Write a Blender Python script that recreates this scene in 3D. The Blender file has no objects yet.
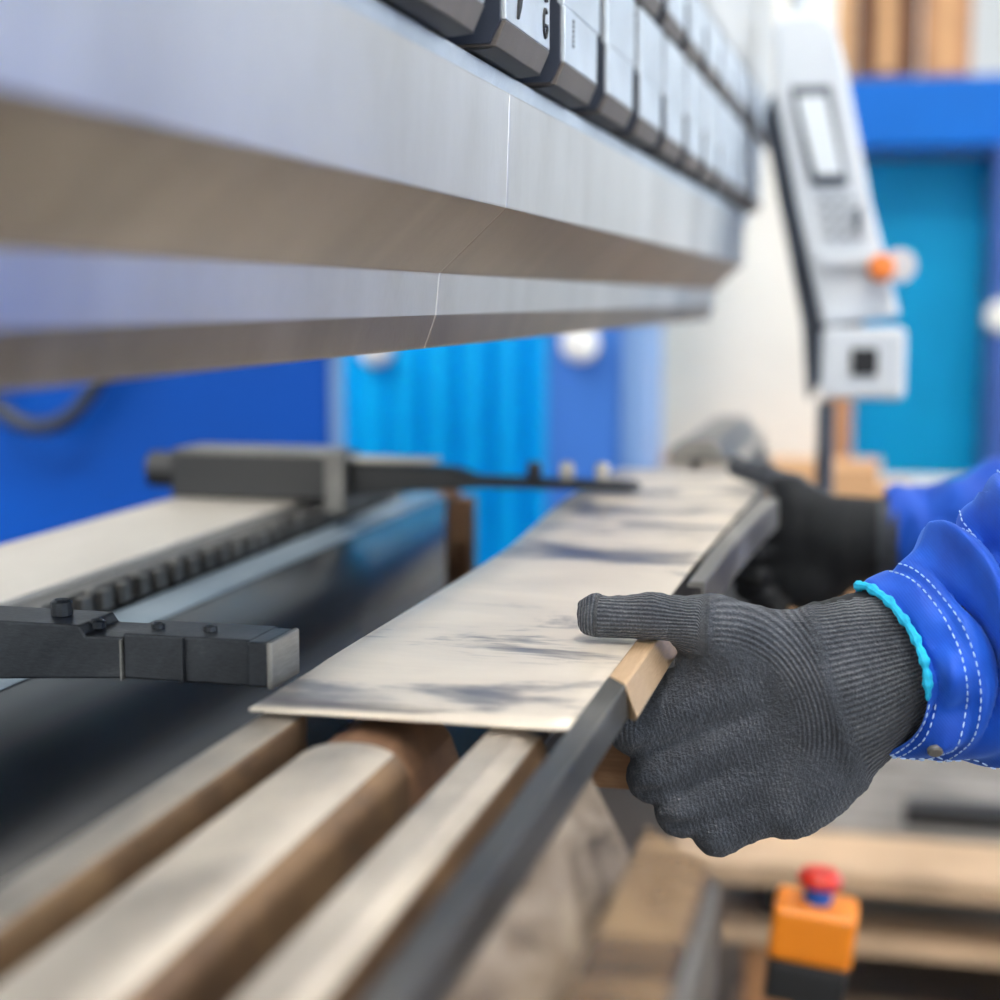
import bpy, bmesh, math, random
import numpy as np
from mathutils import Vector, Matrix

random.seed(7)
SC = bpy.context.scene
COL = SC.collection
PI = math.pi


# ------------------------------------------------------------------ helpers
def lin(r, g, b):
    f = lambda c: (c / 255 / 12.92) if c / 255 <= 0.04045 else ((c / 255 + 0.055) / 1.055) ** 2.4
    return (f(r), f(g), f(b), 1)


def tag(o, label=None, cat=None, group=None, kind=None):
    if label: o['label'] = label
    if cat: o['category'] = cat
    if group: o['group'] = group
    if kind: o['kind'] = kind
    return o


def empty(name, loc=(0, 0, 0)):
    o = bpy.data.objects.new(name, None)
    COL.objects.link(o)
    o.location = loc
    o.empty_display_size = 0.05
    return o


def link(name, me, mat, parent=None, bevel=0, seg=2, smooth=False, keep=True):
    o = bpy.data.objects.new(name, me)
    COL.objects.link(o)
    if mat: me.materials.append(mat)
    if smooth:
        for p in me.polygons: p.use_smooth = True
        me.set_sharp_from_angle(angle=math.radians(38))
    if bevel:
        m = o.modifiers.new('bevel', 'BEVEL')
        m.width = bevel
        m.segments = seg
        m.limit_method = 'ANGLE'
        m.angle_limit = math.radians(25)
        m.harden_normals = False
    if parent:
        o.parent = parent
        q = parent
        off = Vector((0, 0, 0))
        while q: off += q.location; q = q.parent
        o.location = -off
    return o


class MB:
    """collects shapes of one part in world coordinates"""
    def __init__(s): s.v = []; s.f = []

    def add(s, vs, fs):
        n = len(s.v)
        s.v += [tuple(v) for v in vs]
        s.f += [tuple(i + n for i in f) for f in fs]
        return s

    def box(s, x0, x1, y0, y1, z0, z1, M=None):
        vs = [Vector((x, y, z)) for x in (x0, x1) for y in (y0, y1) for z in (z0, z1)]
        if M: vs = [M @ v for v in vs]
        return s.add(vs, [(0, 1, 3, 2), (4, 6, 7, 5), (0, 4, 5, 1), (2, 3, 7, 6), (0, 2, 6, 4), (1, 5, 7, 3)])

    def prism(s, prof, y0, y1):
        """closed XZ profile (any winding) swept along Y"""
        a = sum(prof[i][0] * prof[(i + 1) % len(prof)][1] - prof[(i + 1) % len(prof)][0] * prof[i][1] for i in range(len(prof)))
        if a < 0: prof = prof[::-1]
        n = len(prof)
        ye = y1 if callable(y1) else (lambda x: y1)
        ys_ = y0 if callable(y0) else (lambda x: y0)
        vs = [(x, ys_(x), z) for x, z in prof] + [(x, ye(x), z) for x, z in prof]
        fs = [tuple(range(n)), tuple(range(2 * n - 1, n - 1, -1))]
        fs += [((i + 1) % n, i, i + n, (i + 1) % n + n) for i in range(n)]
        return s.add(vs, fs)

    def tube(s, pts, rad, n=10, closed=False):
        pts = [Vector(p) for p in pts]
        m = len(pts)
        rads = rad if isinstance(rad, (list, tuple)) else [rad] * m
        ref = Vector((0.31, 0.17, 0.93)).normalized()
        vs = []
        for i, p in enumerate(pts):
            t = (pts[min(i + 1, m - 1)] - pts[max(i - 1, 0)])
            t.normalize()
            a = t.cross(ref)
            if a.length < 1e-3: a = t.cross(Vector((1, 0, 0)))
            a.normalize()
            b = t.cross(a)
            for k in range(n):
                q = 2 * PI * k / n
                vs.append(p + (a * math.cos(q) + b * math.sin(q)) * rads[i])
        fs = []
        for i in range(m - 1):
            for k in range(n):
                fs.append((i * n + k, i * n + (k + 1) % n, (i + 1) * n + (k + 1) % n, (i + 1) * n + k))
        fs.append(tuple(range(n - 1, -1, -1)))
        fs.append(tuple(range((m - 1) * n, m * n)))
        return s.add(vs, fs)

    def build(s, name, mat, parent=None, **k):
        me = bpy.data.meshes.new(name)
        me.from_pydata(s.v, [], s.f)
        bm = bmesh.new(); bm.from_mesh(me)
        bmesh.ops.recalc_face_normals(bm, faces=bm.faces)
        bm.to_mesh(me); bm.free()
        return link(name, me, mat, parent, **k)


def lathe_pts(prof, c, axis='Z', n=24):
    vs, fs = [], []
    for r, h in prof:
        for k in range(n):
            q = 2 * PI * k / n
            u, v = r * math.cos(q), r * math.sin(q)
            p = {'Z': (u, v, h), 'Y': (u, h, v), 'X': (h, u, v)}[axis]
            vs.append((p[0] + c[0], p[1] + c[1], p[2] + c[2]))
    m = len(prof)
    for i in range(m - 1):
        for k in range(n):
            fs.append((i * n + k, i * n + (k + 1) % n, (i + 1) * n + (k + 1) % n, (i + 1) * n + k))
    fs.append(tuple(range(n))); fs.append(tuple(range((m - 1) * n, m * n)))
    return vs, fs


# ------------------------------------------------------------------ materials
def base_mat(name):
    m = bpy.data.materials.new(name)
    m.use_nodes = True
    nt = m.node_tree
    return m, nt, nt.nodes['Principled BSDF']


def N(nt, kind, **kw):
    n = nt.nodes.new(kind)
    for k, v in kw.items(): setattr(n, k, v)
    return n


def coords(nt, scale=(1, 1, 1), rot=(0, 0, 0), kind='Object'):
    tc = N(nt, 'ShaderNodeTexCoord')
    mp = N(nt, 'ShaderNodeMapping')
    mp.inputs['Scale'].default_value = scale
    mp.inputs['Rotation'].default_value = rot
    nt.links.new(tc.outputs[kind], mp.inputs['Vector'])
    return mp.outputs['Vector']


def noise(nt, vec, scale, detail=4, rough=0.55, dist=0.0):
    n = N(nt, 'ShaderNodeTexNoise')
    n.inputs['Scale'].default_value = scale
    n.inputs['Detail'].default_value = detail
    n.inputs['Roughness'].default_value = rough
    n.inputs['Distortion'].default_value = dist
    nt.links.new(vec, n.inputs['Vector'])
    return n.outputs['Fac']


def ramp(nt, fac, stops):
    r = N(nt, 'ShaderNodeValToRGB')
    el = r.color_ramp.elements
    while len(el) < len(stops): el.new(0.5)
    for e, (p, c) in zip(el, stops):
        e.position = p
        e.color = c if len(c) == 4 else (*c, 1)
    nt.links.new(fac, r.inputs['Fac'])
    return r.outputs['Color']


def bump(nt, h, strength, dist, bs):
    b = N(nt, 'ShaderNodeBump')
    b.inputs['Strength'].default_value = strength
    b.inputs['Distance'].default_value = dist
    nt.links.new(h, b.inputs['Height'])
    nt.links.new(b.outputs['Normal'], bs.inputs['Normal'])


def paint(name, rgb, rough=0.5, var=0.12, scale=3.0, metal=0.0, spec=0.5, coat=0.0):
    m, nt, b = base_mat(name)
    v = coords(nt)
    f = noise(nt, v, scale, 5)
    c = lin(*rgb)
    lo = tuple(x * (1 - var) for x in c[:3]); hi = tuple(min(1, x * (1 + var)) for x in c[:3])
    nt.links.new(ramp(nt, f, [(0.3, lo), (0.7, hi)]), b.inputs['Base Color'])
    b.inputs['Roughness'].default_value = rough
    b.inputs['Metallic'].default_value = metal
    b.inputs['Specular IOR Level'].default_value = spec
    b.inputs['Coat Weight'].default_value = coat
    return m


def steel(name, stops, rough=0.35, blot=6.0, stretch=(1, 1, 1), brush=(4, 200, 200), bstr=0.08, metal=1.0, rvar=0.12, dist=0.6):
    """bare metal: blotchy tint, brushed grain, uneven gloss"""
    m, nt, b = base_mat(name)
    v = coords(nt, stretch)
    f = noise(nt, v, blot, 6, 0.6, dist)
    g = noise(nt, coords(nt, brush), 6.0, 3, 0.6)
    mx = N(nt, 'ShaderNodeMath', operation='MULTIPLY_ADD')
    mx.inputs[1].default_value = 0.3; 
    nt.links.new(g, mx.inputs[0]); 
    sub = N(nt, 'ShaderNodeMath', operation='SUBTRACT'); sub.inputs[1].default_value = 0.15
    nt.links.new(f, sub.inputs[0]); nt.links.new(sub.outputs[0], mx.inputs[2])
    nt.links.new(ramp(nt, mx.outputs[0], stops), b.inputs['Base Color'])
    b.inputs['Metallic'].default_value = metal
    mr = N(nt, 'ShaderNodeMapRange')
    mr.inputs['From Min'].default_value = 0.3; mr.inputs['From Max'].default_value = 0.7
    mr.inputs['To Min'].default_value = rough - rvar; mr.inputs['To Max'].default_value = rough + rvar
    nt.links.new(f, mr.inputs['Value']); nt.links.new(mr.outputs[0], b.inputs['Roughness'])
    bump(nt, g, bstr, 0.002, b)
    return m


def glow(name, rgb, s):
    m, nt, b = base_mat(name)
    b.inputs['Base Color'].default_value = lin(*rgb)
    b.inputs['Emission Color'].default_value = lin(*rgb)
    b.inputs['Emission Strength'].default_value = s
    return m


S = lambda r, g, b: lin(r, g, b)
M = {}
M['punch'] = steel('ground_tool_steel', [(0.25, S(206, 203, 198)), (0.45, S(224, 222, 219)), (0.7, S(238, 237, 235))], 0.34, 3.0, (1, 3.0, 1.0), (300, 300, 12), 0.10, dist=.2, rvar=.05)
M['die'] = steel('worn_die_steel', [(0.28, S(140, 134, 126)), (0.5, S(198, 190, 179)), (0.72, S(224, 216, 203))], 0.48, 9.0, (1.5, 1, 1), (400, 14, 400), 0.10, metal=.75)
M['die_wall'] = steel('warm_reflection_wall_steel', [(0.28, S(84, 66, 52)), (0.5, S(118, 94, 72)), (0.72, S(166, 134, 98))], 0.45, 9.0, (1, 1, 1), (300, 14, 300), 0.15, metal=.45)
M['vee'] = steel('scuffed_tan_vee_steel', [(0.3, S(94, 78, 66)), (0.46, S(156, 139, 122)), (0.66, S(184, 171, 156))], 0.42, 22.0, (1.6, 0.6, 1.6), (200, 60, 200), 0.2, dist=1.4)
M['shelf'] = steel('stained_brown_die_steel', [(0.3, S(64, 54, 46)), (0.46, S(146, 118, 88)), (0.62, S(188, 158, 120))], 0.28, 16.0, (0.7, 1.7, 1), (30, 500, 200), 0.25, dist=0.4)
M['rust'] = steel('rust_brown_steel', [(0.3, S(92, 68, 52)), (0.55, S(146, 112, 86)), (0.75, S(190, 156, 122))], 0.55, 18.0, metal=0.6)
M['bar'] = steel('grey_bar_steel', [(0.3, S(96, 95, 93)), (0.55, S(134, 133, 130)), (0.75, S(172, 171, 168))], 0.42, 10.0, (1, .6, 1), (400, 12, 400), 0.08, metal=.5)
M['gbar'] = steel('dull_guide_bar_steel', [(0.3, S(78, 78, 78)), (0.55, S(108, 107, 105)), (0.75, S(140, 139, 136))], 0.4, 10.0, (1, .6, 1), (400, 12, 400), 0.08, metal=.75)
M['barwarm'] = steel('warm_reflection_bar_steel', [(0.3, S(170, 136, 102)), (0.55, S(216, 184, 146)), (0.75, S(236, 210, 178))], 0.42, 14.0, (1, .6, 1), (400, 12, 400), 0.08, metal=0.8)  # same bar in tan, a warm reflection put into the colour
M['dark'] = steel('dark_oily_steel', [(0.3, S(40, 44, 50)), (0.55, S(62, 66, 72)), (0.75, S(92, 94, 98))], 0.4, 12.0, (1, 1, 1), (60, 60, 300), 0.1, metal=0.7)
M['black'] = paint('matt_black_metal', (26, 29, 33), 0.5, 0.2)
M['beam'] = steel('pale_ground_beam_steel', [(0.3, S(186, 180, 170)), (0.55, S(206, 200, 190)), (0.75, S(222, 217, 208))], 0.45, 4.0, (1, .4, 1), (200, 6, 200), 0.05, metal=0.55, rvar=0.06)
M['clamp'] = steel('satin_clamp_steel', [(0.3, S(196, 204, 212)), (0.55, S(214, 222, 230)), (0.75, S(232, 238, 244))], 0.42, 14.0, metal=0.75, rvar=.06)
M['clampdark'] = steel('dark_clamp_steel', [(0.3, S(100, 94, 90)), (0.55, S(128, 121, 116)), (0.75, S(146, 140, 134))], 0.5, 14.0, metal=0.35)
M['clampside'] = paint('navy_black_clamp_side', (38, 46, 62), 0.45, 0.15)
M['cream'] = paint('cream_machine_paint', (224, 220, 211), 0.5, 0.05)
M['ramw'] = paint('off_white_ram_paint', (198, 198, 196), 0.45, 0.05)
M['pend'] = paint('pale_grey_pendant_plastic', (208, 215, 222), 0.4, 0.05)
M['pendside'] = paint('slate_pendant_side', (74, 82, 96), 0.45, 0.1)
M['keys'] = paint('mid_grey_keys', (158, 165, 172), 0.5, 0.05)
M['screen'] = paint('pale_screen_glass', (226, 234, 240), 0.15, 0.05)
M['bluemach'] = paint('deep_blue_machine_paint', (0, 76, 176), 0.5, 0.12, 1.5, spec=.15)
M['azure'] = paint('azure_sheet_paint', (0, 186, 255), 0.5, 0.06, 2, spec=.15)
M['blgrey'] = paint('dusty_blue_locker_paint', (66, 122, 204), 0.5, 0.05, spec=.2)
M['blgrey2'] = paint('pale_blue_grey_paint', (112, 148, 196), 0.45, 0.05)
M['hdr'] = paint('bright_blue_container_paint', (0, 98, 190), 0.5, 0.06, spec=.2)
M['cyan'] = paint('cyan_door_paint', (0, 176, 230), 0.5, 0.08, spec=.2)
M['navy'] = paint('navy_paint', (48, 84, 160), 0.45, 0.1)
M['wood'] = paint('brown_timber', (168, 122, 84), 0.6, 0.2, 8)
M['card'] = paint('cardboard', (100, 66, 43), 0.75, 0.12, 6)
M['cardl'] = paint('pale_cardboard', (200, 156, 112), 0.75, 0.12, 6)
M['plank'] = paint('weathered_grey_plank', (128, 124, 120), 0.6, 0.35, 7)
M['planktan'] = paint('tan_plank', (192, 164, 134), 0.6, 0.2, 7)
M['orange'] = paint('orange_plastic', (240, 140, 24), 0.4, 0.06)
M['red'] = paint('red_button_plastic', (214, 54, 40), 0.35, 0.05)
M['bluep'] = paint('blue_collar_plastic', (30, 104, 214), 0.4, 0.05)
M['white'] = paint('white_enamel', (238, 238, 234), 0.35, 0.03)
M['floor'] = paint('dusty_concrete', (112, 102, 92), 0.5, 0.22, 1.2)
M['wall'] = paint('cream_hall_wall', (216, 220, 222), 0.8, 0.04)
M['ceil'] = paint('grey_ceiling', (176, 178, 180), 0.8, 0.05)
M['frame'] = paint('grey_window_frame', (120, 124, 128), 0.5, 0.05)
M['pane'] = glow('daylit_frosted_pane', (222, 238, 254), 6.5)
M['pane2'] = glow('bright_daylit_frosted_pane', (246, 245, 240), 5.0)
M['lamp'] = glow('added_ceiling_lamp_diffuser', (255, 247, 236), 13.0)
M['lamp3'] = glow('added_fill_lamp_diffuser', (252, 249, 244), 34.0)
M['lamp2'] = glow('added_key_lamp_diffuser', (255, 248, 238), 75.0)
M['stitch'] = paint('pale_blue_thread', (176, 204, 240), 0.7, 0.05)
M['trim'] = paint('turquoise_lining', (14, 170, 214), 0.7, 0.2, 300)
M['mark'] = paint('black_marking', (22, 24, 28), 0.5, 0.05)
M['skin'] = paint('skin', (206, 160, 132), 0.55, 0.06, 20)
M['trous'] = paint('navy_trousers_cloth', (30, 50, 110), 0.85, 0.1, 20)
M['hair'] = paint('dark_hair', (40, 30, 24), 0.6, 0.2, 60)

# --- workpiece sheet: beige grey with dark smudges running across
m, nt, b = base_mat('smudged_sheet_steel')
v = coords(nt, (3.2, 5.5, 1))
f1 = noise(nt, v, 2.6, 5, 0.55, 0.8)
f2 = noise(nt, coords(nt, (10, 60, 1)), 4.0, 4, 0.6, 0.3)
mx = N(nt, 'ShaderNodeMath', operation='MULTIPLY_ADD'); mx.inputs[1].default_value = 0.22
nt.links.new(f2, mx.inputs[0]); sb = N(nt, 'ShaderNodeMath', operation='SUBTRACT'); sb.inputs[1].default_value = 0.11
nt.links.new(f1, sb.inputs[0]); nt.links.new(sb.outputs[0], mx.inputs[2])
nt.links.new(ramp(nt, mx.outputs[0], [(0.30, S(88, 92, 108)), (0.39, S(150, 146, 144)), (0.48, S(222, 213, 200)), (0.75, S(238, 229, 215))]), b.inputs['Base Color'])
b.inputs['Metallic'].default_value = 0.4
mr = N(nt, 'ShaderNodeMapRange'); mr.inputs['To Min'].default_value = 0.28; mr.inputs['To Max'].default_value = 0.5
nt.links.new(f1, mr.inputs['Value']); nt.links.new(mr.outputs[0], b.inputs['Roughness'])
bump(nt, f1, 0.12, 0.01, b)
M['sheet'] = m

# --- knitted glove: ribs follow the 'rib' attribute of the mesh
m, nt, b = base_mat('charcoal_knit')
at = N(nt, 'ShaderNodeAttribute', attribute_name='rib')
sn = N(nt, 'ShaderNodeMath', operation='SINE')
ml = N(nt, 'ShaderNodeMath', operation='MULTIPLY'); ml.inputs[1].default_value = 2 * PI
nt.links.new(at.outputs['Fac'], ml.inputs[0]); nt.links.new(ml.outputs[0], sn.inputs[0])
fz = noise(nt, coords(nt), 900, 3, 0.7)
kn = noise(nt, coords(nt), 480, 2, 0.5)
am = N(nt, 'ShaderNodeAttribute', attribute_name='ribamp')
sa = N(nt, 'ShaderNodeMath', operation='MULTIPLY'); nt.links.new(sn.outputs[0], sa.inputs[0]); nt.links.new(am.outputs['Fac'], sa.inputs[1])
h1 = N(nt, 'ShaderNodeMath', operation='MULTIPLY_ADD'); h1.inputs[1].default_value = 0.32
nt.links.new(sa.outputs[0], h1.inputs[0])
h2 = N(nt, 'ShaderNodeMath', operation='ADD'); nt.links.new(fz, h2.inputs[0]); nt.links.new(kn, h2.inputs[1])
nt.links.new(h2.outputs[0], h1.inputs[2])
bump(nt, h1.outputs[0], 0.9, 0.0014, b)
big = noise(nt, coords(nt), 40, 4, 0.6)
cm = N(nt, 'ShaderNodeMath', operation='MULTIPLY_ADD'); cm.inputs[1].default_value = 0.13
nt.links.new(sa.outputs[0], cm.inputs[0]); 
av = N(nt, 'ShaderNodeMath', operation='MULTIPLY_ADD'); av.inputs[1].default_value = 0.5
nt.links.new(fz, av.inputs[0]); bh = N(nt, 'ShaderNodeMath', operation='MULTIPLY'); bh.inputs[1].default_value = 0.5
nt.links.new(big, bh.inputs[0]); nt.links.new(bh.outputs[0], av.inputs[2]); nt.links.new(av.outputs[0], cm.inputs[2])
nt.links.new(ramp(nt, cm.outputs[0], [(0.28, S(40, 44, 51)), (0.55, S(72, 77, 86)), (0.78, S(117, 120, 127))]), b.inputs['Base Color'])
b.inputs['Roughness'].default_value = 0.95
b.inputs['Specular IOR Level'].default_value = 0.15
b.inputs['Sheen Weight'].default_value = 0.12
b.inputs['Sheen Roughness'].default_value = 0.5
M['knit'] = m

# --- workwear twill
m, nt, b = base_mat('royal_blue_twill')
w = N(nt, 'ShaderNodeTexWave'); w.inputs['Scale'].default_value = 260; w.inputs['Distortion'].default_value = 0.4
nt.links.new(coords(nt, (1, 1, 1), (0.4, 0.7, 0.2)), w.inputs['Vector'])
f = noise(nt, coords(nt), 30, 4)
nt.links.new(ramp(nt, f, [(0.3, S(8, 60, 164)), (0.7, S(18, 84, 198))]), b.inputs['Base Color'])
b.inputs['Roughness'].default_value = 0.62
b.inputs['Specular IOR Level'].default_value = .3
b.inputs['Sheen Weight'].default_value = 0.35
b.inputs['Sheen Tint'].default_value = S(120, 170, 255)
bump(nt, w.outputs['Fac'], 0.12, 0.0006, b)
M['twill'] = m

# ------------------------------------------------------------------ the hall
X0, X1, Y0, Y1, ZC = -5.0, 6.0, -5.0, 11.5, 6.0


def struct(name, mb, mat, **k): return tag(mb.build(name, mat, None, **k), kind='structure')


struct('floor', MB().box(X0 - .2, X1 + .2, Y0 - .2, Y1 + .2, -.2, 0), M['floor'])
struct('ceiling', MB().box(X0 - .2, X1 + .2, Y0 - .2, Y1 + .2, ZC, ZC + .2), M['ceil'])
struct('wall_left', MB().box(X0 - .2, X0, Y0, Y1, 0, ZC), M['wall'])
struct('wall_far', MB().box(X0 - .2, X1 + .2, Y1, Y1 + .2, 0, ZC), M['wall'])
# right wall with three tall openings, rear wall with two
wins_r = [(-2.6, 0.4), (1.4, 4.4), (5.4, 8.4)]
mb = MB().box(X1, X1 + .2, Y0, Y1, 0, 1.1).box(X1, X1 + .2, Y0, Y1, 4.4, ZC)
e = [Y0] + [q for w_ in wins_r for q in w_] + [Y1]
for i in range(0, len(e), 2): mb.box(X1, X1 + .2, e[i], e[i + 1], 1.1, 4.4)
struct('wall_right', mb, M['wall'])
wins_b = [(-3.4, -0.6), (1.0, 3.8)]
mb = MB().box(X0 - .2, X1 + .2, Y0 - .2, Y0, 0, 1.1).box(X0 - .2, X1 + .2, Y0 - .2, Y0, 4.4, ZC)
e = [X0 - .2] + [q for w_ in wins_b for q in w_] + [X1 + .2]
for i in range(0, len(e), 2): mb.box(e[i], e[i + 1], Y0 - .2, Y0, 1.1, 4.4)
struct('wall_rear', mb, M['wall'])
k = 0
for a, c in wins_r:
    k += 1
    w_ = struct('window_%d' % k, MB().box(X1 + .08, X1 + .1, a, c, 1.1, 4.4), M['pane'])
    fr = MB()
    for y in np.linspace(a, c, 4): fr.box(X1 + .02, X1 + .07, y - .04, y + .04, 1.1, 4.4)
    for z in (1.14, 2.75, 4.36): fr.box(X1 + .02, X1 + .07, a, c, z - .04, z + .04)
    fr.build('window_frame', M['frame'], w_)
for a, c in wins_b:
    k += 1
    w_ = struct('window_%d' % k, MB().box(a, c, Y0 - .1, Y0 - .08, 1.1, 4.4), M['pane2'])
    fr = MB()
    for x in np.linspace(a, c, 4): fr.box(x - .04, x + .04, Y0 - .07, Y0 - .02, 1.1, 4.4)
    for z in (1.14, 2.75, 4.36): fr.box(a, c, Y0 - .07, Y0 - .02, z - .04, z + .04)
    fr.build('window_frame', M['frame'], w_)
for i, (x, y) in enumerate([(1.2, 0.0), (1.2, 4.5), (-2.2, 1.5), (-1.6, 6.5), (3.8, 2.0), (3.6, 7.5), (-.2, 5.2), (1.0, -3.2)]):
    struct('trim_%d' % (i + 1), MB().box(x - .3, x + .3, y - 1.0, y + 1.0, ZC - .1, ZC - .04), M['lamp'])  # unseen ceiling lamp panels, put in to light the hall

struct('trim_21', MB().box(-2.9, -2.3, -2.0, 0, ZC - .1, ZC - .04), M['lamp3'])  # unseen lamp added to brighten the blue panels at left
struct('trim_22', MB().box(-1.7, -1.1, -3.6, -1.6, ZC - .1, ZC - .04), M['lamp3'])  # second unseen lamp added for the left side
struct('trim_20', MB().box(.55, 1.15, -1.5, -.3, ZC - .1, ZC - .04), M['lamp2'])  # unseen key lamp added for stronger shading on hand and sleeve
# ------------------------------------------------------------------ press brake body
pb = empty('press_brake', (-0.5, 0.9, 0))
tag(pb, 'large press brake with off-white upper beam and cream side frame behind the sheet', 'machine')
MB().box(-.243, -.150, -.4, 2.1, .76, .957).build('table', M['black'], pb, bevel=.002)
MB().box(-.82, -.34, -.4, 2.1, 0, .757).build('bed', M['black'], pb, bevel=.004)
MB().box(-.34, -.30, -.35, 2.05, .3, .757).build('apron', M['dark'], pb, bevel=.004)
prof = [(-.60, .9615), (-.487, .9625), (-.435, .9605), (-.41, .956), (-.385, .945), (-.362, .927), (-.342, .901), (-.326, .868), (-.315, .83), (-.310, .77), (-.60, .77)]
m_, nt, b = base_mat('blue_black_gloss_lacquer')
f = noise(nt, coords(nt, (1, .6, 1)), 5, 5)
nt.links.new(ramp(nt, f, [(0.3, S(20, 27, 36)), (0.7, S(32, 41, 51))]), b.inputs['Base Color'])
b.inputs['Roughness'].default_value = 0.27; b.inputs['Specular IOR Level'].default_value = 0.8
M['panel'] = m_
MB().prism(prof, -.4, lambda x: max(.9, min(1.62, 3.55 * -x))).build('inner_panel', M['panel'], pb, smooth=True)
M['sheen_strip'] = steel('pale_blue_grey_sheen_steel', [(0.3, S(122, 140, 156)), (0.55, S(146, 164, 178)), (0.75, S(166, 182, 194))], 0.4, 5.0, metal=.3)  # pale strip standing in for the sheen on the inner panel
MB().prism([(-.4695, .9630), (-.4695, .9640), (-.452, .9638), (-.440, .9628), (-.436, .9612), (-.45, .9622)], -.4, 1.55).build('sheen_strip', M['sheen_strip'], pb)
MB().box(-.47, -.45, 1.622, 1.66, .76, .958).box(-.45, -.43, 1.622, 1.65, .76, .95).build('end_bracket', M['rust'], pb, bevel=.002)
# upper beam
MB().box(-.52, -.245, -.5, 2.2, 1.262, 1.417).build('tool_holder', M['dark'], pb, bevel=.002)
MB().box(-.52, -.172, -.5, 2.3, 1.4195, 2.5).build('ram_cover', M['ramw'], pb, bevel=.006)
MB().box(-.244, -.1855, -.3, 2.12, 1.2555, 1.2665).build('clamping_plate', M['clamp'], pb, bevel=.001)
# far side frame, cream, with brown edge strip
MB().box(-.522, -.150, 3.6, 3.9, 0, 2.8).build('side_frame', M['cream'], pb, bevel=.01)
MB().box(-.553, -.524, 3.6, 3.65, 0.02, 2.8).build('edge_strip', M['wood'], pb, bevel=.003)
MB().box(-.572, -.5545, 3.61, 3.65, 0.02, 2.8).build('edge_strip', M['black'], pb, bevel=.003)

# ------------------------------------------------------------------ punches
pp = [(-.1789, 1.2547), (-.1806, 1.2014), (-.2135, 1.1709), (-.2156, 1.1508), (-.2213, 1.1350), (-.2235, 1.1342), (-.231, 1.142), (-.2425, 1.172), (-.2425, 1.2547)]
M['relief'] = steel('shade_tinted_relief_steel', [(0.25, S(120, 113, 106)), (0.45, S(146, 139, 131)), (0.7, S(176, 168, 158))], 0.36, 3.0, (1, 3.0, 1.0), (60, 300, 60), 0.10, dist=.4, rvar=.06)  # darker steel copy: shade of the undercut put into the colour


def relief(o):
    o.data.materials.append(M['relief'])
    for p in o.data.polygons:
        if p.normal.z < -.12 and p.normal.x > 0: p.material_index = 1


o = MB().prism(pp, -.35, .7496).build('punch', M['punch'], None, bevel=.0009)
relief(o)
tag(o, 'long steel punch bar on the camera side of the seam in the upper beam', 'punch', 'punch bars')
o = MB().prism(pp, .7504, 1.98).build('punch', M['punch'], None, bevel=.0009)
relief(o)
tag(o, 'steel punch bar beyond the seam, ending by the control pendant', 'punch', 'punch bars')

# ------------------------------------------------------------------ tool clamps, two rows
ORD = ['first', 'second', 'third', 'fourth', 'fifth', 'sixth', 'seventh', 'eighth', 'ninth', 'tenth', 'eleventh', 'twelfth', 'thirteenth', 'fourteenth', 'fifteenth']


def make_clamp(y0, z0, row):
    """block with a chamfered nose: z0 is the underside"""
    r = empty('tool_clamp', (-.21, y0 + .046, z0))
    w = .092
    zc, zm, zt = z0 + .011, z0 + .040, z0 + (.058 if row else .088)
    MB().prism([(-.1743, z0 + .0005), (-.1695, zc), (-.1695, zc + .0005), (-.2, zc + .0005), (-.2, z0 + .0005)], y0, y0 + w).build('nose', M['clampdark'], r, bevel=.0006)
    MB().prism([(-.1738, z0), (-.183, z0 - .001), (-.242, z0 - .001), (-.242, z0 + .0005), (-.2, z0 + .0005)], y0, y0 + w).build('underside', M['black'], r)
    MB().prism([(-.1695, zc + .0008), (-.1695, zm), (-.1706, zm + .0006), (-.2, zm + .0006), (-.2, zc + .0008)], y0 + .0004, y0 + w).build('front_plate', M['clamp'], r, bevel=.0006)
    MB().prism([(-.1706, zm + .0012), (-.1712, zt - .003), (-.2, zt - .003), (-.2, zm + .0012)], y0 + .004, y0 + w + .016).build('top_plate', M['clamp'], r, bevel=.001)
    MB().prism([(-.1765, z0 + .0015), (-.1715, zc), (-.1715, zm), (-.1735, zm + .002), (-.1735, zt - .006), (-.242, zt - .006), (-.242, z0 + .0015)], y0 - .003, y0 - .0002).build('side_plate', M['clampside'], r)
    MB().box(-.242, -.2005, y0, y0 + w, z0 + .002, zt - .004).build('back_block', M['clampside'], r)
    return r


def copy_tree(o):
    c = o.copy(); COL.objects.link(c)
    for ch in o.children:
        d = ch.copy(); COL.objects.link(d); d.parent = c
    return c


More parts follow.
